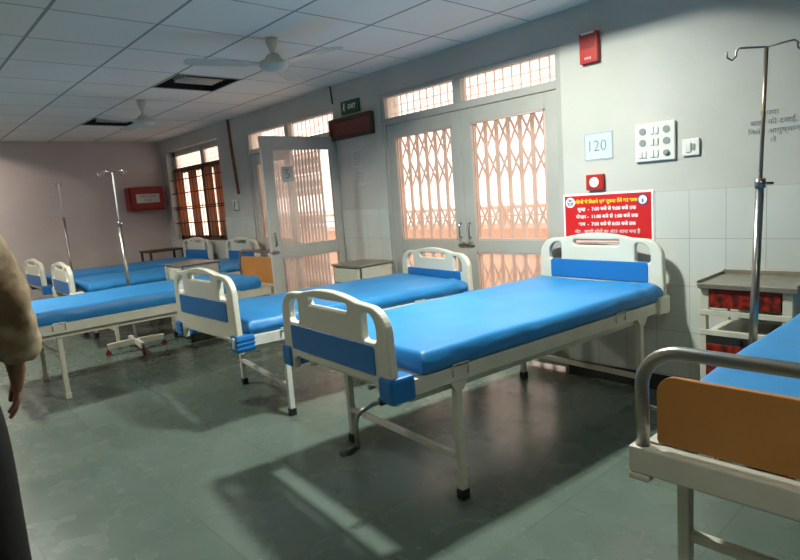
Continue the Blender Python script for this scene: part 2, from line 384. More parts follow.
def door(name, x0, x1, ldeg, rdeg, m, bead):
    t = empty(name, (0, 0, 0)); t['kind'] = 'structure'
    Y = WY + .035
    fr = MB(); j = .045; mid = (x0 + x1) / 2 - .01
    fr.box(x0, x0 + j, Y - .03, Y + .05, 0, 2.36); fr.box(x1 - j, x1, Y - .03, Y + .05, 0, 2.36)
    fr.box(x0 + j, x1 - j, Y - .03, Y + .05, 2.325, 2.36); fr.box(x0 + j, x1 - j, Y - .03, Y + .05, 2.075, 2.135)
    fr.box(mid - .045, mid + .045, Y - .03, Y + .05, 2.135, 2.325)
    fr.build('door_frame', m, t, .004)
    for a, b in ((x0 + j, mid - .045), (mid + .045, x1 - j)):
        p = pane(None, a, b, 2.135, 2.325, Y + .01, 'transom_pane', M['frost'], t)
    g = MB()
    for k in range(int((x1 - x0) / .085)): g.bar((x0 + .06 + k*.085, Y + .10, 2.12), (x0 + .06 + k*.085, Y + .10, 2.34), .010)
    for z in (2.19, 2.26): g.bar((x0, Y + .10, z), (x1, Y + .10, z), .008)
    g.build('transom_grille', M['gate'], t)
    w = (x1 - x0) / 2 - j - .002
    for side, deg in ((0, ldeg), (1, rdeg)):
        e = None
        if side == 0:
            o = leaf(t, w, m, w - .05, M['glass'], bead); o.location = (x0 + j, Y, 0); o.rotation_euler = (0, 0, R(deg))
        else:
            o = leaf(t, w, m, w - .05, M['haze'] if deg else M['glass'], bead)
            o.scale = (-1, 1, 1); o.location = (x1 - j, Y, 0); o.rotation_euler = (0, 0, R(deg))
    return t
door('door_2', D2[0], D2[1], 0, 0, M['alu'], M['gate'])
door('door_1', D1[0], D1[1], 0, 89, M['alu_light'], M['alu_light'])

def gate(x0, x1, y, label, n, seed=0):
    t = empty('collapsible_gate', ((x0 + x1)/2, y, 0)); tag(t, label, 'gate')
    w = x1 - x0; xs = [-w/2 + w * k / (n - 1) for k in range(n)]
    MB().box(-w/2, w/2, -.02, .02, 2.08, 2.13).build('top_track', M['gate'], t)
    MB().box(-w/2, w/2, -.02, .02, .0, .02).build('bottom_track', M['gate'], t)
    for x in xs:
        MB().box(x - .018, x + .018, -.012, -.002, .02, 2.08).build('vertical_bar', M['gate'], t)
    dx = w / (n - 1)
    for zc in (.42, .68, 1.19, 1.62, 1.88):
        for s in (1, -1):
            lb = MB()
            for k in range(n - 1):
                lb.bar((k*dx - w/2, .004 + .008*s, zc - s*.12), ((k + 1)*dx - w/2, .004 + .008*s, zc + s*.12), .006, .019, up=(0, 0, 1))
            lb.build('lattice_band', M['gate'], t)
    return t
gate(D2[0] + .03, D2[1] - .03, WY + WT - .04, 'pinkish collapsible steel gate closed behind the main double glass door', 17)
gate(D1[0] + .03, D1[1] - .62, WY + WT - .04, 'pinkish collapsible steel gate partly drawn behind the open far door', 19)

# far window
t = empty('window_1', (0, 0, 0)); t['kind'] = 'structure'
x0, x1, z0, z1 = W1; Y = WY + .11
fr = MB(); 
fr.box(x0, x1, Y, Y + .05, 2.315, 2.39); fr.box(x0, x0 + .11, Y, Y + .05, 2.06, 2.39); fr.box(x1 - .03, x1, Y, Y + .05, 2.06, 2.39)
mid = -8.47
fr.box(mid - .06, mid + .06, Y, Y + .05, 2.1, 2.34)
fr.build('transom_frame', M['alu_light'], t, .003)
b = MB(); b.box(x0, x1, Y - .01, Y + .06, 2.04, 2.12); b.box(x0, x1, Y - .01, Y + .06, .97, 1.04)
b.box(x0, x0 + .09, Y - .01, Y + .06, .97, 2.1); b.box(x1 - .05, x1, Y - .01, Y + .06, .97, 2.1)
for xm in (-8.98, -8.50, -8.07): b.box(xm - .045, xm + .045, Y - .01, Y + .06, 1.0, 2.08)
b.build('window_frame', M['brown'], t, .003)
xs = [x0 + .09, -8.98, -8.50, -8.07, x1 - .05]
for a, c in zip(xs, xs[1:]): MB().box(a, c, Y + .02, Y + .024, 1.02, 2.06).build('glass_pane', M['glass'], t)
for a, c in ((x0 + .11, mid - .06), (mid + .06, x1 - .03)): MB().box(a, c, Y + .02, Y + .024, 2.12, 2.32).build('transom_pane', M['frost'], t)
g = MB()
for z in (1.25, 1.47, 1.50, 1.72, 1.93): g.tube([(x0, WY + .03, z), (x1, WY + .03, z)], .009, 6)
for k in range(14): g.tube([(x0 + .1 + k*.125, WY + .03, 1.0), (x0 + .1 + k*.125, WY + .03, 2.08)], .004, 6)
g.build('window_grille', M['brown'], t)
g = MB()
for k in range(15): g.bar((x0 + .1 + k*.115, Y + .08, 2.1), (x0 + .1 + k*.115, Y + .08, 2.36), .010)
for z in (2.18, 2.25): g.bar((x0, Y + .08, z), (x1, Y + .08, z), .009)
g.build('transom_grille', M['gate'], t)
def curtain(x0, x1, y, z0, z1, label):
    mb = MB(); bm = mb.bm; n = 28; rows = []
    for z in (z0, (z0+z1)/2, z1):
        rows.append([bm.verts.new((x0 + (x1-x0)*k/n, y + .014*math.sin(k*1.9) + .006*math.sin(k*.7), z)) for k in range(n+1)])
    for a, b in zip(rows, rows[1:]):
        for k in range(n):
            f = bm.faces.new((a[k], a[k+1], b[k+1], b[k])); f.smooth = True
    o = mb.build('window_curtain', M['curtain']); s = o.modifiers.new('s', 'SOLIDIFY'); s.thickness = .002
    tag(o, label, 'curtain'); return o
curtain(-9.48, -9.16, WY + .068, 1.04, 2.05, 'leftmost brown curtain in the far barred window, beside the reveal')
curtain(-8.93, -8.66, WY + .068, 1.04, 2.05, 'brown curtain second from left in the far barred window')
curtain(-8.36, -8.12, WY + .068, 1.04, 2.05, 'narrow brown curtain third from left in the far barred window')
curtain(-8.02, -7.80, WY + .068, 1.04, 2.05, 'rightmost brown curtain in the far barred window')
for k, (a, b) in enumerate(FILL_WINDOWS):
    t = empty('window_%d' % (k + 2), (0, 0, 0)); t['kind'] = 'structure'  # added back-wall window, there only to light the room
    f = MB(); 
    for x in (a + .025, (a+b)/2, b - .025): f.bar((x, YB - .1, 1.0), (x, YB - .1, 2.2), .05)
    for z in (1.025, 1.75, 2.175): f.bar((a, YB - .1, z), (b, YB - .1, z), .05)
    f.build('window_frame', M['alu'], t)
    MB().box(a, b, YB - .095, YB - .09, 1.0, 2.2).build('glass_pane', M['frost'], t)
o = MB().box(XE - 9, -10.9, 5.6, 5.9, -.02, 3.2).build('added_dimming_wall', M['pink_wall']); tag(o, 'pale pink wall added outside to dim the barred far window', 'wall')  # added wall, keeps the bright sky out of the far window panes
# outside: walkway, parapet, pale ground
struct(MB().box(XE - 10, XR + 3, WY + WT, 30, -.12, -.02), 'ground_outside', M['outer_ground'])
p = MB(); p.box(XE - 6, XR + 3, 6.6, 6.75, -.02, .86); o = p.build('parapet_wall', M['parapet']); tag(o, 'long low salmon orange parapet wall outside the glass doors', 'wall')
struct(MB().box(XE - 6, XR + 3, 6.5, 6.85, .86, .92), 'trim_2', M['pink_wall'])
p = MB(); p.box(XE - 6, XR + 3, 6.5, 6.8, 1.13, 1.17); p.box(XE-6, XR+3, 6.62, 6.66, 1.02, 1.04)
for k in range(12): p.box(XE - 5.5 + k*1.7, XE - 5.44 + k*1.7, 6.62, 6.68, .92, 1.13)
o = p.build('parapet_rail', M['parapet']); tag(o, 'salmon coloured hand rail running on top of the outside parapet', 'railing')

# ------------------------------------------------------------------ beds
def board(nm, parent, y, zt, bump_m, ribs=False, zb=.558, up=.012):
    """moulded hospital bed end board: arched top, three hand holes, blue band, corner bumpers"""
    W = .482; out = []
    out += [(-W - .005, zb + .0), (-W + .10, zb), (-W + .105, zb + .045), (-W + .15, zb + .07), (W - .15, zb + .07), (W - .105, zb + .045), (W - .10, zb), (W + .005, zb)]
    out += [(W - .005, zb + .13), (W - .012, zt - .20)]
    for k in range(1, 9):
        a = k / 9 * PI / 2; out.append((W - .012 - .13 + .13*math.cos(a), zt - .155 + .12*math.sin(a)))
    for k in range(0, 11):
        x = .25 - .5 * k / 10; out.append((x, zt - .035*(abs(x)/.27)**2))
    for k in range(8, 0, -1):
        a = k / 9 * PI / 2; out.append((-(W - .012 - .13 + .13*math.cos(a)), zt - .155 + .12*math.sin(a)))
    out += [(-W + .012, zt - .20), (-W + .005, zb + .13)]
    slot = rrect(-.18, .18, zt - .085, zt - .045, (.02, .02, .015, .015))
    hl = rrect(-.39, -.285, zt - .19, zt - .065, (.02, .02, .02, .07)); hr = [(-x, z) for x, z in hl][::-1]
    e = empty_part(nm, parent, (0, y, 0), out, [slot, hl, hr], bump_m, zt, ribs, zb, up)
    return e
def empty_part(nm, parent, loc, out, holes, bump_m, zt, ribs, zb, up):
    y = loc[1]
    o = plate([out] + holes, .042, nm, M['cream'], parent, .010); o.location = loc
    band = plate([rrect(-.375, .375, zt - .345 + up, zt - .215 + up, (.012, .012, .02, .02))], .052, 'blue_band', M['blue'], o, .004)
    for s in (-1, 1):
        b = MB()
        x0, x1 = sorted((s*.395, s*.492))
        sg = 1 if y < 1 else -1
        b.box(x0, x1, *sorted((-.034*sg, .095*sg)), zb + .003, zb + .115)
        bb = b.build('corner_bumper', bump_m, o, .014)
        if ribs:
            bb2 = MB()
            for z in (zb + .03, zb + .058, zb + .086): bb2.box(*sorted((s*.398, s*.495)), *sorted((-.037*sg, .092*sg)), z - .008, z + .008)
            bb2.build('bumper_rib', bump_m, o, .004)
    return o
def mattress(parent, w, y0, y1, z0, z1, seed, m=None, sag=0., wr=1.):
    nx, ny = 22, 52; bm = bmesh.new(); rnd = seed * 7.3
    def surf(u, v, top):
        # u,v in -1..1 rounded box cross section
        x = u * w; y = (y0 + y1)/2 + v * (y1 - y0)/2
        ex = min(1, (1 - abs(u)) * w / .022); ey = min(1, (1 - abs(v)) * (y1 - y0)/2 / .024)
        ed = (1 - (1 - ex)**2) * (1 - (1 - ey)**2)
        zc = (z0 + z1)/2
        nz = noise.noise(Vector((x*3 + rnd, y*2.2, 0))) * .008 + noise.noise(Vector((x*9 + rnd, y*5, 3))) * .003 * wr
        if top:
            z = zc + (z1 - zc) * (.5 + .5*ed**.5) + nz*1.2 - sag * (1 - u*u) 
        if top and u > .2 and v > .72:
            k = min(1, (u - .2)/.6) * min(1, (v - .72)/.22) * min(1, (1 - v)/.03 + .3)
            z += .012 * k * wr * math.sin((x*.9 + y*1.0)*34 + rnd)
        if not top: z = z0 + .012*(1 - ed)
        return x, y, z
    grid = {}
    for top in (1, 0):
        for i in range(nx + 1):
            for j in range(ny + 1):
                u = -1 + 2*i/nx; v = -1 + 2*j/ny
                u = math.copysign(1 - (1 - abs(u))**1.5, u); v = math.copysign(1 - (1 - abs(v))**1.6, v)
                x, y, z = surf(u, v, top)
                side = max(abs(u), abs(v)) > .985
                grid[top, i, j] = bm.verts.new((x, y, z))
    for top in (1, 0):
        for i in range(nx):
            for j in range(ny):
                q = [grid[top, i, j], grid[top, i+1, j], grid[top, i+1, j+1], grid[top, i, j+1]]
                f = bm.faces.new(q if top else q[::-1]); f.smooth = True
    per = [(i, 0) for i in range(nx)] + [(nx, j) for j in range(ny)] + [(i, ny) for i in range(nx, 0, -1)] + [(0, j) for j in range(ny, 0, -1)]
    # bulging side skirt with folds
    K = 4; prev = [grid[1, a, b] for a, b in per]
    for k in range(1, K + 1):
        if k == K: cur = [grid[0, a, b] for a, b in per]
        else:
            cur = []
            for (a, b) in per:
                p = grid[1, a, b].co; q = grid[0, a, b].co; f = k / K
                c = p.lerp(q, f); n = Vector((math.copysign(1, a - nx/2) if a in (0, nx) else 0, math.copysign(1, b - ny/2) if b in (0, ny) else 0, 0)).normalized()
                s = c.x * 6 + c.y * 6
                c = c + n * (.010*math.sin(f*PI) + .010*wr*noise.noise(Vector((s*2.5 + rnd, f*3 + s*.7, 1))))
                cur.append(bm.verts.new(c))
        L = len(per)
        for i in range(L):
            f = bm.faces.new((prev[i], cur[i], cur[(i+1) % L], prev[(i+1) % L])); f.smooth = True
        prev = cur
    mb = MB.__new__(MB); mb.bm = bm
    # tucked corner folds
    o = mb.build('mattress', m or M['sheet'], parent)
    s = o.modifiers.new('sub', 'SUBSURF'); s.levels = 1; s.render_levels = 1
    return o
def bed_frame(t, L, m, legs, hook=True, lx=.455, leg_m=None, pads=True, low=.20, wx=.455, dz=-.02, ox=0.):
    leg_m = leg_m or m
    f = MB()
    for s in (-1, 1):
        f.box(s*wx - .018, s*wx + .018, .02, L - .02, .592 + dz, .662 + dz)
        f.box(s*(wx - .03) - .012, s*(wx - .03) + .012, .10, L - .30, .552 + dz, .588 + dz)
    for y in (.035, L*.33, L*.62, L - .035): f.box(-wx, wx, y - .015, y + .015, .60, .645 + dz)
    f.build('bed_frame', m, t, .004)
    MB().box(-wx + .02, wx - .02, .16, L - .05, .650 + dz, .664 + dz).build('base_panel', m, t, .002)
    for y in legs:
        for s in (-1, 1):
            l = MB(); l.bar((s*lx + ox, y, .045), (s*lx + ox, y, .60 + dz), .036)
            lo = l.build('leg', leg_m, t, .004)
            g = MB(); bm = g.bm
            for yy in (-1,): pass
            vs = [bm.verts.new((s*(lx + .022) + ox, y - .06, .60 + dz)), bm.verts.new((s*(lx + .022) + ox, y + .06, .60 + dz)), bm.verts.new((s*(lx + .022) + ox, y + .022, .545 + dz)), bm.verts.new((s*(lx + .022) + ox, y - .022, .545 + dz))]
            ff = bm.faces.new(vs); r = bmesh.ops.extrude_face_region(bm, geom=[ff])
            for e in r['geom']:
                if isinstance(e, bmesh.types.BMVert): e.co.x -= s*.012
            g.build('gusset', leg_m, lo)
            p = MB(); p.box(s*lx + ox - .023, s*lx + ox + .023, y - .023, y + .023, 0, .05); p.build('foot_pad', M['black'] if pads else leg_m, lo, .004)
        MB().bar((-lx + ox, y, low), (lx + ox, y, low), .026, .030).build('cross_bar', leg_m, t, .003)
    # mattress retaining loops of bent wire
    if hook:
        for y in (legs[0], legs[-1] - .25):
            for s in (1,):
                x = s*(wx + .024)
                MB().tube([(x, y - .045, .62 + dz), (x + .004, y - .045, .675 + dz), (x + .004, y + .045, .675 + dz), (x, y + .045, .62 + dz)], .004, 6).build('mattress_guard', m, t)
def crank(t, x=.42, y0=.05, yd=-.10):
    c = MB(); c.tube([(x + .0, y0 + .25, .575), (x + .0, y0, .575)], .011, 8)
    c.tube([(x + .02, .06, .580), (x - .03, -.06, .560), (x - .075, yd, .525), (x - .09, yd - .005, .505), (x - .097, yd - .01, .47), (x - .10, yd - .01, .37)], .010, 8)
    o = c.build('crank_handle', M['dsteel'], t)
    k = MB(); k.tube([(x + .02, .05, .580), (x - .02, -.035, .565)], .018, 10); k.build('crank_sleeve', M['black'], o)
    g = MB(); g.tube([(x - .10, yd - .01, .37), (x - .165, yd - .01, .325), (x - .235, yd - .01, .295)], .015, 10, rs=[.013, .017, .016]); g.build('crank_grip', M['black'], o)
def white_bed(x, y, th, label, L=2.12, zf=1.0, zh=1.0, seed=1, foot_b='blue', head_b='cream', crk=True, mat_z=(.640, .745), legy=(.36, 1.87), ribs=False, zb=.558, dz=-.02, yaw=0., w=.475, ox=-.02, lx=.465, frame_m='ivory', my=(.15, 2.09), grp=None, leg_m=None):
    t = empty('hospital_bed', (x, y, 0), R(th)); tag(t, label, 'hospital bed', grp)
    fb = board('footboard', t, 0, zf, M[foot_b], ribs, zb); fb.rotation_euler[2] = R(yaw); board('headboard', t, L, zh, M[head_b], ribs, zb, .030)
    bed_frame(t, L, M[frame_m], legy, leg_m=M[leg_m] if leg_m else None, dz=dz, ox=ox, lx=lx)
    mattress(t, w, my[0], my[1], *mat_z, seed)
    if crk: crank(t)
    # fowler mechanism rods under the frame
    MB().tube([(.2, .05, .56), (.2, 1.3, .52)], .012, 8).build('screw_rod', M['dsteel'], t)
    MB().bar((-.4, 1.3, .53), (.4, 1.3, .53), .03).build('lift_bar', M[frame_m], t, .003)
    return t
white_bed(-2.205, 1.53, -5.0, 'front blue hospital bed with cream plastic end boards, crank and headboard below red poster', L=2.12, zh=1.06, seed=1)
white_bed(-3.80, 1.62, -8.5, 'second blue hospital bed behind the front one, rumpled sheet corner, ribbed blue bumpers, white legs', L=1.97, zf=1.03, zh=.95, seed=2, head_b='blue', legy=(.38, 1.70), my=(.13, 1.93), frame_m='white_en', leg_m='white_en', mat_z=(.605, .708), ribs=True, zb=.505, crk=False, dz=-.055, yaw=8., ox=-.06, w=.465, lx=.475)
white_bed(-7.17, 1.50, -1.5, 'cream-ended blue hospital bed in the back row, beyond the wooden-headboard bed', L=2.13, zf=.98, zh=1.04, seed=3, foot_b='cream', crk=False)
white_bed(-8.43, 1.47, 1., 'farthest blue hospital bed, cream ends, beside the dusky end wall', L=2.13, zf=.985, zh=1.04, seed=4, foot_b='blue', crk=False)

def hoop_end(nm, t, y, w, z0, zt, mt, panel=(0, 0), r=.019, pm='wood', bracket=True, pr=.03):
    pts = [(-w, y, z0)]; cr = .11
    pts.append((-w, y, zt - cr))
    for k in range(1, 8): a = PI - k/8*PI/2; pts.append((-w + cr + cr*math.cos(a), y, zt - cr + cr*math.sin(a)))
    pts.append((-w + cr, y, zt)); pts.append((w - cr, y, zt))
    for k in range(1, 8): a = PI/2 - k/8*PI/2; pts.append((w - cr + cr*math.cos(a), y, zt - cr + cr*math.sin(a)))
    pts.append((w, y, zt - cr)); pts.append((w, y, z0))
    o = MB().tube(pts, r, 16).build(nm, mt, t)
    p = plate([rrect(-w + .045, w - .045, panel[0], panel[1], (.012, .012, .05, .05))], .018, 'wooden_panel', M[pm], o, .003); p.location = (0, y, 0)
    q = MB()
    for s in (-1, 1): q.tube([(s*(w - .06), y, panel[1] - .10), (s*w, y, panel[1] - .10)], .006, 6)
    q.build('panel_screw', M['dsteel'], o)
    return o
def wood_bed(x, y, th, label, L, foot_hoop=True, seed=5, zt=.93, zh=.93, fpan=(.665, .862), hpan=(.62, .86), w=.45, legy=(.12, 1.9), mz=(.650, .77), dz=-.01, my1=.06):
    t = empty('hospital_bed', (x, y, 0), R(th)); tag(t, label, 'hospital bed')
    hoop_end('foot_hoop', t, 0, w, .60 + dz, zt, M['dsteel'], fpan)
    hoop_end('head_hoop', t, L, w, .58 + dz, zh, M['dsteel'], hpan)
    e = MB()
    e.box(-w - .03, w + .03, -.028, .028, .575 + dz, .655 + dz); 
    e.box(-w - .03, -w + .03, -.03, .03, .555 + dz, .575 + dz); e.box(w - .03, w + .03, -.03, .03, .555 + dz, .575 + dz)
    e.build('end_channel', M['ivory'], t, .006)
    bed_frame(t, L, M['ivory'], legy, hook=True, lx=w - .07, pads=False, low=.34, wx=w - .02, dz=dz)
    mattress(t, w - .03, .07, L - my1, *mz, seed)
    return t
wood_bed(-.285, 1.55, 0., 'near right blue hospital bed with orange wooden footboard inside bent steel tube', 2.08, seed=6)
wood_bed(-5.60, .70, 0., 'long left blue hospital bed with orange wooden headboard, passing behind the person', 2.36, seed=7, legy=(.30, 2.05), zh=.94, hpan=(.56, .88), mz=(.612, .735), dz=-.048, my1=.27, w=.47)

# ------------------------------------------------------------------ IV stands
def hook_arm(mb, x, s, z):
    mb.tube([(0, 0, z), (s*x, 0, z + .012), (s*(x + .012), 0, z), (s*(x + .012), 0, z - .02), (s*(x + .028), 0, z - .035), (s*(x + .046), 0, z - .022), (s*(x + .05), 0, z + .004)], .0045, 6)
def iv_stand(x, y, top, label, rz=0, base=True, zj=1.35, lean=(0, 0), rl=.014, arm=.13, four=False, mt='chrome', zb=.10, br=.24):
    t = empty('iv_stand', (x, y, 0), R(rz)); tag(t, label, 'IV stand')
    lx, ly = lean
    MB().tube([(0, 0, zb), (lx*(zj - zb), ly*(zj - zb), zj)], rl + .003, 14).build('lower_tube', M['steel'], t)
    MB().tube([(lx*(zj - zb), ly*(zj - zb), zj - .02), (lx*(top - zb), ly*(top - zb), top)], rl*.58, 12).build('upper_rod', M[mt], t)
    k = MB(); k.tube([(lx*(zj-zb), ly*(zj-zb), zj - .03), (lx*(zj-zb), ly*(zj-zb), zj + .012)], rl + .008, 12); k.tube([(lx*(zj-zb), 0, zj - .01), (lx*(zj-zb) + .05, 0, zj - .012)], .006, 8)
    k.build('clamp_knob', M['dsteel'], t)
    hk = MB()
    for a in ((0, PI, PI/2, -PI/2) if four else (0, PI)):
        sub = MB(); hook_arm(sub, arm, 1, 0); 
        bmesh.ops.transform(sub.bm, matrix=Matrix.Translation((lx*(top-zb), ly*(top-zb), top)) @ Matrix.Rotation(a, 4, 'Z'), verts=sub.bm.verts[:])
        me = bpy.data.meshes.new('tmp'); sub.bm.to_mesh(me); hk.bm.from_mesh(me); sub.bm.free(); bpy.data.meshes.remove(me)
    hk.build('hook', M['dsteel'], t)
    if base:
        for k in range(4):
            a = PI/4 + k*PI/2; d = Vector((math.cos(a), math.sin(a), 0))
            l = MB().bar(Vector((0, 0, zb)), d*br + Vector((0, 0, zb - .012)), .040, .060).build('base_arm', M['locker'], t, .004)
            c = MB(); c.tube([d*br + Vector((0, 0, .045)), d*br + Vector((0, 0, zb))], .008, 8)
            pr = d.cross(Vector((0, 0, 1)))
            c.tube([d*br + Vector((0, 0, .028)) - pr*.012, d*br + Vector((0, 0, .028)) + pr*.012], .028, 14); c.build('castor', M['castor'], l)
    return t
iv_stand(-.875, 2.92, 1.915, 'steel IV stand in front of red-drawer locker, right side', rz=22, arm=.10, br=.20, lean=(.030, 0))
iv_stand(-6.38, 1.93, 1.87, 'slim four-hook IV stand between the left beds, standing clear of the end wall', four=True, rz=40, rl=.015, arm=.11, zj=1.36, mt='white_en', zb=.11, br=.28)
iv_stand(-9.38, 2.10, 1.95, 'faint far IV stand before the end wall, nearest the left edge', rz=10, rl=.013, zj=1.46, arm=.05, mt='white_en', br=.2)

# ------------------------------------------------------------------ bedside lockers
def locker_right():
    t = empty('bedside_locker', (-1.012, 3.48, 0), 0); tag(t, 'rusty cream bedside locker with red marbled drawers and steel tray top, beside poster wall', 'bedside locker')
    w, d, H = .217, .185, .805
    for sx in (-1, 1):
        for sy in (-1, 1):
            MB().bar((sx*(w - .019), sy*(d - .019), .03), (sx*(w - .019), sy*(d - .019), H), .03).build('post', M['locker'], t, .002)
    f = MB()
    for z in (.655, .545, .12): f.box(-w - .002, w + .002, -d - .003, -d + .02, z - .015, z + .015)
    f.box(-w + .03, w - .03, -d + .0, d, .53, .545); f.box(-w + .03, w - .03, -d, d, .10, .115)
    f.box(-w, -w + .045, -d, -d + .015, .655, H); f.box(w - .045, w, -d, -d + .015, .12, H); f.box(-w, -w + .032, -d, -d + .015, .03, .66)
    f.box(-w + .01, w - .01, d - .012, d, .10, .53); f.box(-w + .01, w - .01, d - .012, d, .66, H)
    f.box(w - .012, w, -d + .03, d - .03, .10, .53); f.box(-w, -w + .012, -d + .03, d - .03, .10, .53)
    f.box(w - .012, w, -d + .03, d - .03, .66, H); f.box(-w, -w + .012, -d + .03, d - .03, .66, H)
    f.build('carcass', M['locker'], t, .002)
    tr = MB(); tr.box(-w - .006, w + .022, -d - .018, d, H, H + .010)
    tr.box(-w - .006, w + .022, -d - .022, -d - .014, H - .016, H + .012); tr.box(-w - .010, -w - .002, -d - .018, d, H - .004, H + .026)
    tr.box(-w - .006, w + .022, d - .006, d + .004, H, H + .038); tr.box(w + .016, w + .026, -d - .018, d, H - .004, H + .026)
    tr.build('tray_top', M['tray'], t, .003)
    dr = MB(); dr.box(-w + .048, w - .05, -d - .006, -d + .28, .685, H - .008); o = dr.build('drawer', M['marble_red'], t, .003)
    MB().box(-w + .048, w - .05, -d - .012, -d - .004, .772, .778).build('drawer_lip', M['darkred'], o)
    dr = MB(); dr.box(-w + .032, w - .05, -d - .004, -d + .26, .16, .485); o = dr.build('door', M['marble_red'], t, .003)
    k = MB(); k.box(-w + .032, w - .05, -d - .003, -d + .02, .485, .53); k.build('dark_opening', M['dark'], t)
    k = MB(); k.tube([(-.02, -d - .006, .515), (-.02, -d - .02, .515)], .014, 10); k.build('knob', M['black'], o)
locker_right()
def locker_plain(x0, x1, y0, y1, H, label, dark=True):
    t = empty('bedside_locker', ((x0+x1)/2, (y0+y1)/2, 0)); tag(t, label, 'bedside locker')
    w, d = (x1-x0)/2, (y1-y0)/2
    b = MB(); b.box(-w, -w + .015, -d, d, .08, H); b.box(w - .015, w, -d, d, .08, H); b.box(-w, w, d - .015, d, .08, H); b.box(-w, w, -d, d, .08, .10)
    b.box(-w, w, -d, d, H - .012, H); b.box(-w, w, -d, d, H - .18, H - .165); b.box(-w, -w+.04, -d, -d+.015, .08, H); b.box(w-.04, w, -d, -d+.015, .08, H)
    b.build('carcass', M['locker'], t, .003)
    MB().box(-w + .03, w - .03, -d - .012, -d + .012, H - .155, H - .02).build('drawer', M['locker'], t, .003)
    MB().box(-w + .03, w - .03, -d - .010, -d + .01, .11, .42).build('door', M['locker'], t, .003)
    tr = MB(); tr.box(-w - .012, w + .012, -d - .015, d, H, H + .016); tr.build('top', M['tray'], t, .004)
    for sx in (-1, 1):
        for sy in (-1, 1): MB().bar((sx*(w-.02), sy*(d-.02), 0), (sx*(w-.02), sy*(d-.02), .09), .03).build('foot', M['black'], t)
    return t
locker_plain(-4.63, -4.20, 3.30, 3.70, .785, 'cream bedside locker with grey top between open door and second bed')
locker_plain(-6.64, -6.14, 2.42, 2.84, .84, 'cream bedside locker seen over the second bed footboard, in the gap between left beds')
tb = empty('side_table', (-9.22, 3.36, 0)); tag(tb, 'small dark table in the far corner under the barred window', 'table')
MB().box(-.22, .22, -.28, .28, .845, .87).build('table_top', M['brown'], tb, .004)
for sx in (-1, 1):
    for sy in (-1, 1): MB().bar((sx*.19, sy*.25, 0), (sx*.19, sy*.25, .845), .03).build('leg', M['brown'], tb)

# ------------------------------------------------------------------ things on the walls
YF = WY - .001
# fire alarm hooter
t = empty('alarm_hooter', (-2.08, WY, 2.285)); tag(t, 'red fire alarm sounder high on the wall right of the double door', 'alarm')
MB().box(-.066, .066, -.040, 0, -.098, .098).build('case', M['red'], t, .006)
g = MB()
for k in range(6): g.box(-.045, .045, -.047, -.044, .0 + k*.012, .004 + k*.012)
g.build('sounder_grille', M['darkred'], t)
MB().box(-.045, .045, -.048, -.044, .085, .095).build('strip_lens', M['white'], t)
text('FIRE', .022, 'lettering', M['white'], t, (0, -.046, -.07), sx=1.2)
# manual call point
t = empty('call_point', (-2.065, WY, 1.40)); tag(t, 'small red square manual call point with round white centre above the poster', 'call point')
MB().box(-.062, .062, -.035, 0, -.052, .052).build('case', M['red'], t, .004)
MB().tube([(0, -.030, 0), (0, -.039, 0)], .034, 24).build('break_disc', M['white'], t)
text('FIRE', .018, 'lettering', M['ink'], t, (0, -.0395, 0), sx=1.1)
# switch boards
t = empty('switch_board', (-1.655, WY, 1.622)); tag(t, 'large ivory switch board with sockets and nine modules on the right wall', 'switch board')
MB().box(-.125, .125, -.022, 0, -.118, .118).build('plate', M['switch'], t, .006)
for r_, z in enumerate((.070, .0, -.072)):
    for c_, x in enumerate((-.075, 0, .075)):
        if c_ != 1 and r_ < 2 or (r_ == 2 and c_ == 2):
            if r_ == 2:
                MB().lathe([(.018, 0), (.018, .012), (.012, .018)], n=16).build('regulator_knob', M['socket'], t).matrix_local = Matrix.Translation((x, -.022, z)) @ Matrix.Rotation(PI/2, 4, 'X')
            else: MB().tube([(x, -.018, z), (x, -.026, z)], .022, 20).build('socket', M['socket'], t)
        else:
            for dx in (-.014, .014): MB().box(x + dx - .011, x + dx + .011, -.030, -.02, z - .022, z + .022).build('switch', M['white_en'], t, .003)
t = empty('switch_board', (-1.44, WY, 1.565)); tag(t, 'small ivory switch plate just right of the large switch board', 'switch board')
MB().box(-.05, .05, -.018, 0, -.05, .05).build('plate', M['switch'], t, .005)
MB().box(-.028, .004, -.026, -.016, -.028, .028).build('switch', M['white_en'], t, .003)
MB().box(.010, .028, -.022, -.016, -.02, .02).build('socket', M['socket'], t, .002)
# papers
t = empty('paper_notice', (-2.045, YF, 1.64)); tag(t, 'bluish paper notice with handwritten bay number on the wall left of the switch board', 'notice')
MB().box(-.105, .105, -.003, 0, -.092, .092).build('sheet', M['paper'], t)
bd = MB()
for s in (-1, 1): bd.box(-.10, .10, -.0036, -.003, s*.087 - .0015, s*.087 + .0015); bd.box(s*.10 - .0015, s*.10 + .0015, -.0036, -.003, -.087, .087)
bd.build('border_line', M['ink'], t)
text('120', .105, 'lettering', M['ink'], t, (-.012, -.004, 0), sx=.95, off=-.002)
for (x, z, w, h, lab) in ((-4.655, 1.81, .085, .09, 'upper small grey paper on the wall under the dark display board'), (-4.62, 1.62, .075, .075, 'lower small faint paper on the wall, beneath another under the display board')):
    t = empty('paper_notice', (x, YF, z)); tag(t, lab, 'notice')
    MB().box(-w, w, -.003, 0, -h, h).build('sheet', M['paper2'], t)
    ln = MB()
    for k in range(6): ln.box(-w*.75, w*(.75 - .1*(k % 3)), -.0036, -.003, h*.7 - k*h*.26, h*.7 - k*h*.26 + .004)
    ln.build('text_line', M['ink'], t)
t = empty('paper_notice', (-4.972, 3.105, 1.70)); tag(t, 'pale paper with a handwritten numeral five taped on the open glass door', 'notice')
MB().box(-.0, .003, -.062, .062, -.075, .075).build('sheet', M['paper2'], t)
text('5', .13, 'lettering', M['ink'], t, (.004, 0, 0), rot=(PI/2, 0, PI/2), off=-.002)
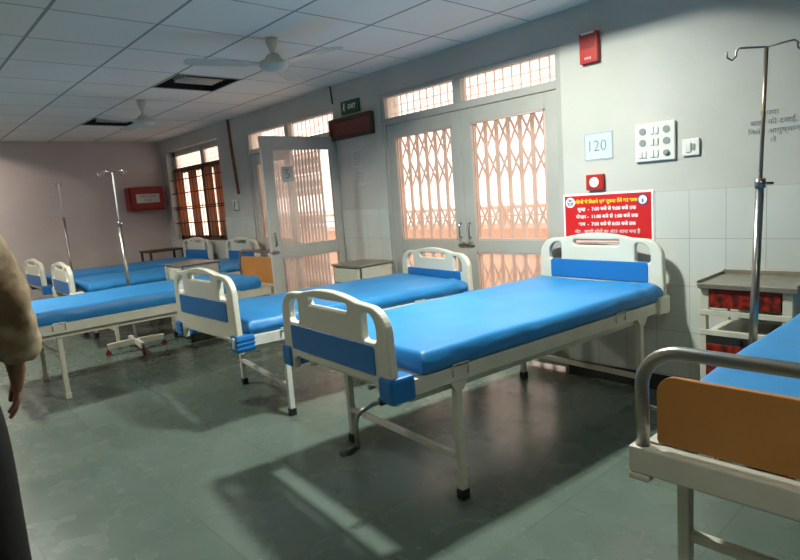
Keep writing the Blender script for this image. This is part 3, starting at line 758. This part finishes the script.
# exit sign
t = empty('exit_sign', (-4.69, WY, 2.325)); tag(t, 'dark green exit sign with white figure and letters above the display board', 'sign')
MB().box(-.145, .145, -.02, 0, -.065, .065).build('panel', M['green'], t, .003)
fg = MB(); z = 0
fg.tube([(-.085, -.0205, .035), (-.085, -.0225, .035)], .010, 10)
fg.bar((-.088, -.0212, .022), (-.098, -.0212, -.005), .002, .016); fg.bar((-.096, -.0212, -.003), (-.075, -.0212, -.020), .002, .008); fg.bar((-.075, -.0212, -.020), (-.080, -.0212, -.042), .002, .008)
fg.bar((-.099, -.0212, -.004), (-.115, -.0212, -.028), .002, .008); fg.bar((-.088, -.0212, .018), (-.065, -.0212, .008), .002, .006)
fg.build('running_figure', M['white'], t)
text('EXIT', .062, 'lettering', M['white'], t, (.035, -.021, 0), sx=1., off=.001)
# LED display
t = empty('display_board', (-4.69, WY, 2.13)); tag(t, 'dark red display board in brown wooden frame, mounted beside the open door', 'display board')
MB().box(-.31, .31, -.035, 0, -.075, .075).build('screen', M['led'], t)
fr = MB()
for s in (-1, 1): fr.box(-.335, .335, -.05, 0, s*.088 - .018, s*.088 + .018); fr.box(s*.322 - .018, s*.322 + .018, -.05, 0, -.1, .1)
fr.build('frame', M['brown'], t, .004)
# cable drop and conduit
o = MB().tube([(-5.0, WY - .008, 2.58), (-4.985, WY - .008, 2.40)], .007, 6).build('cable', M['black']); tag(o, 'thin black cable dropping from the ceiling above the open door', 'cable')
o = MB().tube([(-7.30, WY - .014, 2.58), (-7.285, WY - .014, 2.2), (-7.22, WY - .014, 1.60)], .020, 8).build('conduit', M['rust']); tag(o, 'rust-brown conduit running down the wall right of the barred window', 'pipe')
t = empty('switch_board', (-7.33, WY - .0, 1.46)); tag(t, 'small switch board with dangling wires below the rust-brown conduit', 'switch board')
MB().box(-.07, .07, -.03, 0, -.07, .07).build('plate', M['switch'], t, .004)
MB().tube([(.0, -.03, .05), (.04, -.06, .0), (.0, -.05, -.06), (.06, -.04, -.08)], .005, 6).build('wire', M['black'], t)
# fire hose cabinet on the end wall
t = empty('fire_hose_cabinet', (XE, 3.38, 1.68)); tag(t, 'dark red fire hose cabinet with pale label on the far end wall', 'fire cabinet')
MB().box(0, .18, -.28, .27, -.19, .18).build('case', M['darkred'], t, .006)
MB().box(.18, .212, -.25, .24, -.16, .15).build('door', M['darkred'], t, .004)
MB().box(.212, .216, -.18, .18, -.07, .07).build('label_plate', M['paper2'], t)
text('FIRE HOSE', .055, 'lettering', M['ink'], t, (.217, 0, .03), rot=(PI/2, 0, PI/2), sx=1.)
text('BOX', .055, 'lettering', M['ink'], t, (.217, 0, -.03), rot=(PI/2, 0, PI/2), sx=1.)
# poster
t = empty('poster', (-1.995, WY - .012, 1.185)); tag(t, 'red notice poster with yellow and white lettering above the front bed headboard', 'poster')
MB().box(-.325, .325, -.004, 0, -.195, .142).build('backing', M['white'], t)
MB().box(-.312, .312, -.006, -.003, -.185, .128).build('red_sheet', M['redposter'], t)
text('\u092e\u0930\u0940\u091c\u094b\u0902 \u0938\u0947 \u093f\u092e\u0932\u0928\u0947 \u090f\u0935\u0902 \u0938\u0942\u091a\u0928\u093e \u0926\u0947\u0928\u0947 \u0915\u093e \u0938\u092e\u092f', .0335, 'heading_lettering', M['yellow'], t, (-.005, -.0065, .082), off=.0009, sx=1.0)
L1 = '\u0938\u0941\u092c\u0939  -  7:00 \u092c\u091c\u0947 \u0938\u0947 9:00 \u092c\u091c\u0947 \u0924\u0915'
L2 = '\u0926\u094b\u092a\u0939\u0930 -  11:00 \u092c\u091c\u0947 \u0938\u0947 1:00 \u092c\u091c\u0947 \u0924\u0915'
L3 = '\u0936\u093e\u092e  -  7:00 \u092c\u091c\u0947 \u0938\u0947 8:00 \u092c\u091c\u0947 \u0924\u0915'
L4 = '\u0928\u094b\u091f - \u092c\u093e\u0939\u0930\u0940 \u0932\u094b\u0917\u094b\u0902 \u0915\u093e \u0905\u0902\u0926\u0930 \u0906\u0928\u093e \u092e\u0928\u093e \u0939\u0948'
for s_, z, mm, nm in ((L1, .032, 'white', 'lettering'), (L2, -.020, 'white', 'lettering'), (L3, -.072, 'white', 'lettering'), (L4, -.125, 'paper', 'footer_lettering')):
    text(s_, .0335, nm, M[mm], t, (0.0, -.0065, z), off=.0007)
for x, mm in ((-.268, 'white'), (.258, 'navy')):
    e = MB(); e.tube([(x, -.005, .082), (x, -.0075, .082)], .036, 24); o = e.build('emblem', M[mm], t)
    q = MB()
    if mm == 'white':
        for a in range(3):
            an = a*2*PI/3 + PI/2; q.tube([(x + .012*math.cos(an) - .007, -.008, .082 + .012*math.sin(an)), (x + .012*math.cos(an) + .007, -.008, .082 + .012*math.sin(an))], .004, 8)
        pts = [(x + .021*math.cos(k/20*2*PI), -.008, .082 + .021*math.sin(k/20*2*PI)) for k in range(21)]; q.tube(pts, .002, 6)
        q.build('emblem_motif', M['navy'], o)
    else:
        q.tube([(x, -.0072, .082), (x, -.0085, .082)], .028, 20); q.build('emblem_disc', M['white'], o)
        MB().bar((x, -.009, .062), (x, -.009, .088), .012, .003).build('emblem_motif', M['ink'], o)
# hand-painted lettering at the right
t = empty('wall_lettering', (-1.01, YF, 1.62)); tag(t, 'faint grey hand-painted writing on the wall behind the right IV stand', 'writing')
for k, (s_, dx) in enumerate((('\u0915\u0943\u092a\u092f\u093e', -.02), ('\u092c\u093e\u0939\u0930 \u0915\u0940 \u0926\u0935\u093e\u0908,', .0), ('\u093f\u0928\u0932\u0947\u092a \u0906\u092f\u0941\u0937\u094d\u092e\u093e\u0928', .0), ('\u0932\u0947\u0902', .0))):
    text(s_, .040, 'painted_line', M['ink'], t, (dx, -.001, .085 - k*.05), thick=.0004, off=-.0004, sx=1.05, spacing=1.0)

# ------------------------------------------------------------------ person
def skin_obj(name, verts, edges, m, parent, sub=2, root=0, mods=True):
    me = bpy.data.meshes.new(name); me.from_pydata([v[:3] for v in verts], edges, []); me.materials.append(m)
    o = bpy.data.objects.new(name, me); COL.objects.link(o)
    if parent: o.parent = parent
    o.modifiers.new('skin', 'SKIN').use_smooth_shade = True
    sv = me.skin_vertices[0].data
    for i, v in enumerate(verts):
        rr = v[3]; sv[i].radius = rr if isinstance(rr, tuple) else (rr, rr); sv[i].use_root = (i == root)
    s = o.modifiers.new('sub', 'SUBSURF'); s.levels = sub; s.render_levels = sub
    return o
PP = (-2.265, .035, 0)
def person():
    # local frame: faces +Y, right side +X
    t = empty('person', PP, R(78)); t.scale = (1.035,)*3
    tag(t, 'person at the left edge in loose khaki shirt and black trousers, seen from behind', 'person')
    V = []; E = []
    def v(x, y, z, r, p=None):
        V.append((x, y, z, r)); i = len(V) - 1
        if p is not None: E.append((p, i))
        return i
    pel = v(0, 0, .93, (.13, .10)); ch0 = v(0, 0, 1.05, (.125, .095), pel); ch = v(0, .0, 1.22, (.15, .11), ch0); up = v(0, -.01, 1.36, (.12, .09), ch)
    nk = v(0, 0, 1.45, .055, up); nk2 = v(0, .015, 1.50, .052, nk)
    for s in (-1, 1):
        hp = v(s*.09, 0, .87, .085, pel); kn = v(s*.105, .02, .48, .055, hp); cf = v(s*.107, -.01, .33, .055, kn); an = v(s*.11, -.01, .09, .036, cf)
        ft = v(s*.115, .05, .045, .035, an); v(s*.125, .15, .03, .03, ft)
        sh = v(s*.175, -.005, 1.37, .055, up); el = v(s*.235, -.03, 1.10, .040, sh); fa = v(s*.25, .03, .99, .038, el); wr = v(s*.245, .10, .87, .026, fa)
        pm = v(s*.235, .125, .81, (.036, .016), wr)
    b = skin_obj('body', V, E, M['skin'], t)
    # head as shaped lathe-like ellipsoid merged to the body through the neck
    bm = bmesh.new(); bmesh.ops.create_icosphere(bm, subdivisions=4, radius=1)
    for q in bm.verts:
        x, y, z = q.co
        f = 1 - .22 * max(0, -z)**1.3
        y2 = y * .098 * (1 if y < 0 else .92); x2 = x * .076 * f; z2 = z * .118
        if y > .3 and abs(x) < .25 and -.35 < z < .12: y2 += .020 * (1 - abs(x)/.25) * (1 - abs(z + .2)/.33 if abs(z + .2) < .33 else 0)
        if y > .5 and .08 < z < .25: y2 += .004
        if y > .5 and .12 < abs(x) < .5 and -.05 < z < .12: y2 -= .008
        if y > .4 and z < -.6: y2 += .010
        q.co = (x2, y2 + .022, z2 + 1.60)
    for f in bm.faces: f.smooth = True
    mb = MB.__new__(MB); mb.bm = bm; hd = mb.build('head', M['skin'], b)
    for s in (-1, 1):
        e = MB(); e.lathe([(.002, -.008), (.009, -.004), (.011, 0), (.009, .004), (.002, .008)], (s*.028, .100, 1.603), 12); e.build('eye', M['eye'], hd)
        e = MB(); e.lathe([(.004, -.032), (.014, -.02), (.018, .0), (.018, .015), (.006, .03)], (s*.078, .015, 1.595), 12); e.build('ear', M['skin'], hd)
    e = MB(); e.tube([(-.024, .104, 1.548), (0, .112, 1.546), (.024, .104, 1.548)], .005, 8); e.build('mouth', M['castor'], hd)
    bm = bmesh.new(); bmesh.ops.create_icosphere(bm, subdivisions=4, radius=1)
    for q in bm.verts:
        x, y, z = q.co; d = 1 + .03*noise.noise(Vector((x*8, y*8, z*8)))
        q.co = (x*.086*d, y*.108*d + .012, z*.122*d + 1.612)
    bmesh.ops.delete(bm, geom=[q for q in bm.verts if (q.co.y > .045 and q.co.z < 1.665) or q.co.z < 1.53 or (q.co.y > .0 and q.co.z < 1.60)], context='VERTS')
    for f in bm.faces: f.smooth = True
    mb = MB.__new__(MB); mb.bm = bm; h = mb.build('hair', M['hair'], b); h.modifiers.new('s', 'SOLIDIFY').thickness = .008
    # fingers
    for s in (-1, 1):
        FV = []; FE = []
        base = [(s*.235 - .0, .10, .80), (s*.235, .118, .79), (s*.235, .137, .79), (s*.235, .155, .80)]
        for k, (bx, by, bz) in enumerate(base):
            ln = (.062, .078, .082, .072)[k]
            i = len(FV); FV += [(bx, by, bz + .03, .010), (bx, by + .002, bz, .0095), (bx - s*.012, by + .006, bz - ln*.5, .0085), (bx - s*.032, by + .006, bz - ln*.85, .0075)]
            FE += [(i, i+1), (i+1, i+2), (i+2, i+3)]
            skin_obj('finger', FV[i:], [(0, 1), (1, 2), (2, 3)], M['skin'], b, 2)
        skin_obj('thumb', [(s*.232, .135, .845, .012), (s*.225, .165, .82, .012), (s*.215, .178, .79, .010), (s*.208, .180, .765, .009)], [(0, 1), (1, 2), (2, 3)], M['skin'], b, 2)
    # shirt
    V.clear(); E.clear()
    a0 = v(0, 0, .84, (.205, .155)); a = v(0, 0, .985, (.195, .15), a0); a1 = v(0, 0, 1.10, (.185, .14), a); a2 = v(0, 0, 1.24, (.18, .135), a1); a3 = v(0, -.01, 1.36, (.13, .105), a2); v(0, 0, 1.43, (.075, .07), a3)
    for s in (-1, 1):
        q1 = v(s*.185, -.005, 1.36, .092, a3); q2 = v(s*.232, -.02, 1.22, .086, q1); q3 = v(s*.255, -.025, 1.08, .080, q2); q4 = v(s*.262, .01, .99, .072, q3); v(s*.258, .05, .92, .060, q4)
    sh = skin_obj('khaki_shirt', V, E, M['khaki'], b, 3, root=0)
    tx = bpy.data.textures.new('folds', 'CLOUDS'); tx.noise_scale = .11
    d = sh.modifiers.new('d', 'DISPLACE'); d.texture = tx; d.strength = .045; d.mid_level = .5
    # trousers
    V.clear(); E.clear()
    a = v(0, 0, .98, (.165, .13)); a1 = v(0, 0, .88, (.165, .13), a)
    for s in (-1, 1):
        q = v(s*.105, .0, .76, .115, a1); q = v(s*.115, .01, .5, .100, q); q = v(s*.12, 0, .28, .095, q); v(s*.12, 0, .07, .09, q)
    skin_obj('black_trousers', V, E, M['trouser'], b, 2)
    for s in (-1, 1):
        bm_ = MB(); bm_.box(s*.12 - .048, s*.12 + .048, -.09, .20, 0, .022); so = bm_.build('shoe', M['black'], b, .01)
        bm_ = MB(); bm_.box(s*.12 - .042, s*.12 + .042, -.08, .18, .015, .075); bm_.build('shoe_upper', M['black'], so, .025)
    # black strap bag/phone held at the hip
    return t
person()
# ------------------------------------------------------------------ world, portals, sun
w = bpy.data.worlds.new('sky'); bpy.context.scene.world = w; w.use_nodes = True
bg = w.node_tree.nodes['Background']; bg.inputs[1].default_value = 2.9
wn = w.node_tree; tcw = wn.nodes.new('ShaderNodeTexCoord'); spw = wn.nodes.new('ShaderNodeSeparateXYZ'); rw = wn.nodes.new('ShaderNodeValToRGB')
rw.color_ramp.elements[0].color = (1., .96, .90, 1); rw.color_ramp.elements[1].color = (1., .87, .77, 1); rw.color_ramp.elements[0].position = .0; rw.color_ramp.elements[1].position = .45
mw = wn.nodes.new('ShaderNodeMath'); mw.operation = 'MULTIPLY_ADD'; mw.inputs[1].default_value = .5; mw.inputs[2].default_value = .5
wn.links.new(tcw.outputs['Generated'], spw.inputs[0]); wn.links.new(spw.outputs[1], mw.inputs[0]); wn.links.new(mw.outputs[0], rw.inputs[0]); wn.links.new(rw.outputs[0], bg.inputs[0])
def portal(x0, x1, z0, z1):
    L = bpy.data.lights.new('daylight_opening', 'AREA'); L.shape = 'RECTANGLE'; L.size = x1 - x0; L.size_y = z1 - z0
    L.cycles.is_portal = True
    o = bpy.data.objects.new('daylight_opening', L); COL.objects.link(o); o.location = ((x0+x1)/2, WY + WT + .03, (z0+z1)/2); o.rotation_euler = (R(-90), 0, 0)
for a, b in FILL_WINDOWS:
    L = bpy.data.lights.new('daylight_opening', 'AREA'); L.shape = 'RECTANGLE'; L.size = b - a; L.size_y = 1.2; L.cycles.is_portal = True
    o = bpy.data.objects.new('daylight_opening', L); COL.objects.link(o); o.location = ((a+b)/2, YB - .23, 1.6); o.rotation_euler = (R(90), 0, 0)
portal(*D1); portal(*D2); portal(*W1)

# ------------------------------------------------------------------ camera
sc = bpy.context.scene
cam = bpy.data.cameras.new('camera'); co = bpy.data.objects.new('camera', cam); COL.objects.link(co)
X = Vector((0.675, -0.054, 0.736)); Yv = Vector((0.734, 0.150, -0.662)); Z = Vector((-0.075, 0.987, 0.141))
rot = Matrix((X, Yv, Z))          # rows: world axis in camera coordinates
q = rot.to_quaternion(); co.rotation_mode = 'QUATERNION'; co.rotation_quaternion = q; co.location = (0, 0, 1.4)
cam.sensor_fit = 'HORIZONTAL'; cam.sensor_width = 36.; cam.lens = 581.47 / 800 * 36; cam.clip_start = .05
sc.camera = co
sc.view_settings.view_transform = 'Standard'; sc.view_settings.look = 'None'; sc.view_settings.gamma = 1; sc.view_settings.exposure = .27
sc.cycles.use_denoising = True
try: sc.cycles.denoiser = 'OPENIMAGEDENOISE'
except Exception: pass
sc.cycles.max_bounces = 8; sc.cycles.diffuse_bounces = 5; sc.cycles.transparent_max_bounces = 16
sc.cycles.sample_clamp_indirect = 6.; sc.cycles.caustics_reflective = False; sc.cycles.caustics_refractive = False

GROUPS = dict(hospital_bed='beds of the ward', iv_stand='IV stands', bedside_locker='bedside lockers', ceiling_fan='ceiling fans', ceiling_light='recessed ceiling lights',
              paper_notice='paper notices on wall and door', switch_board='switch boards', collapsible_gate='collapsible gates', window_curtain='curtains of the barred window')
for o in bpy.data.objects:
    k = o.name.split('.')[0]
    if o.parent is None and k in GROUPS: o['group'] = GROUPS[k]
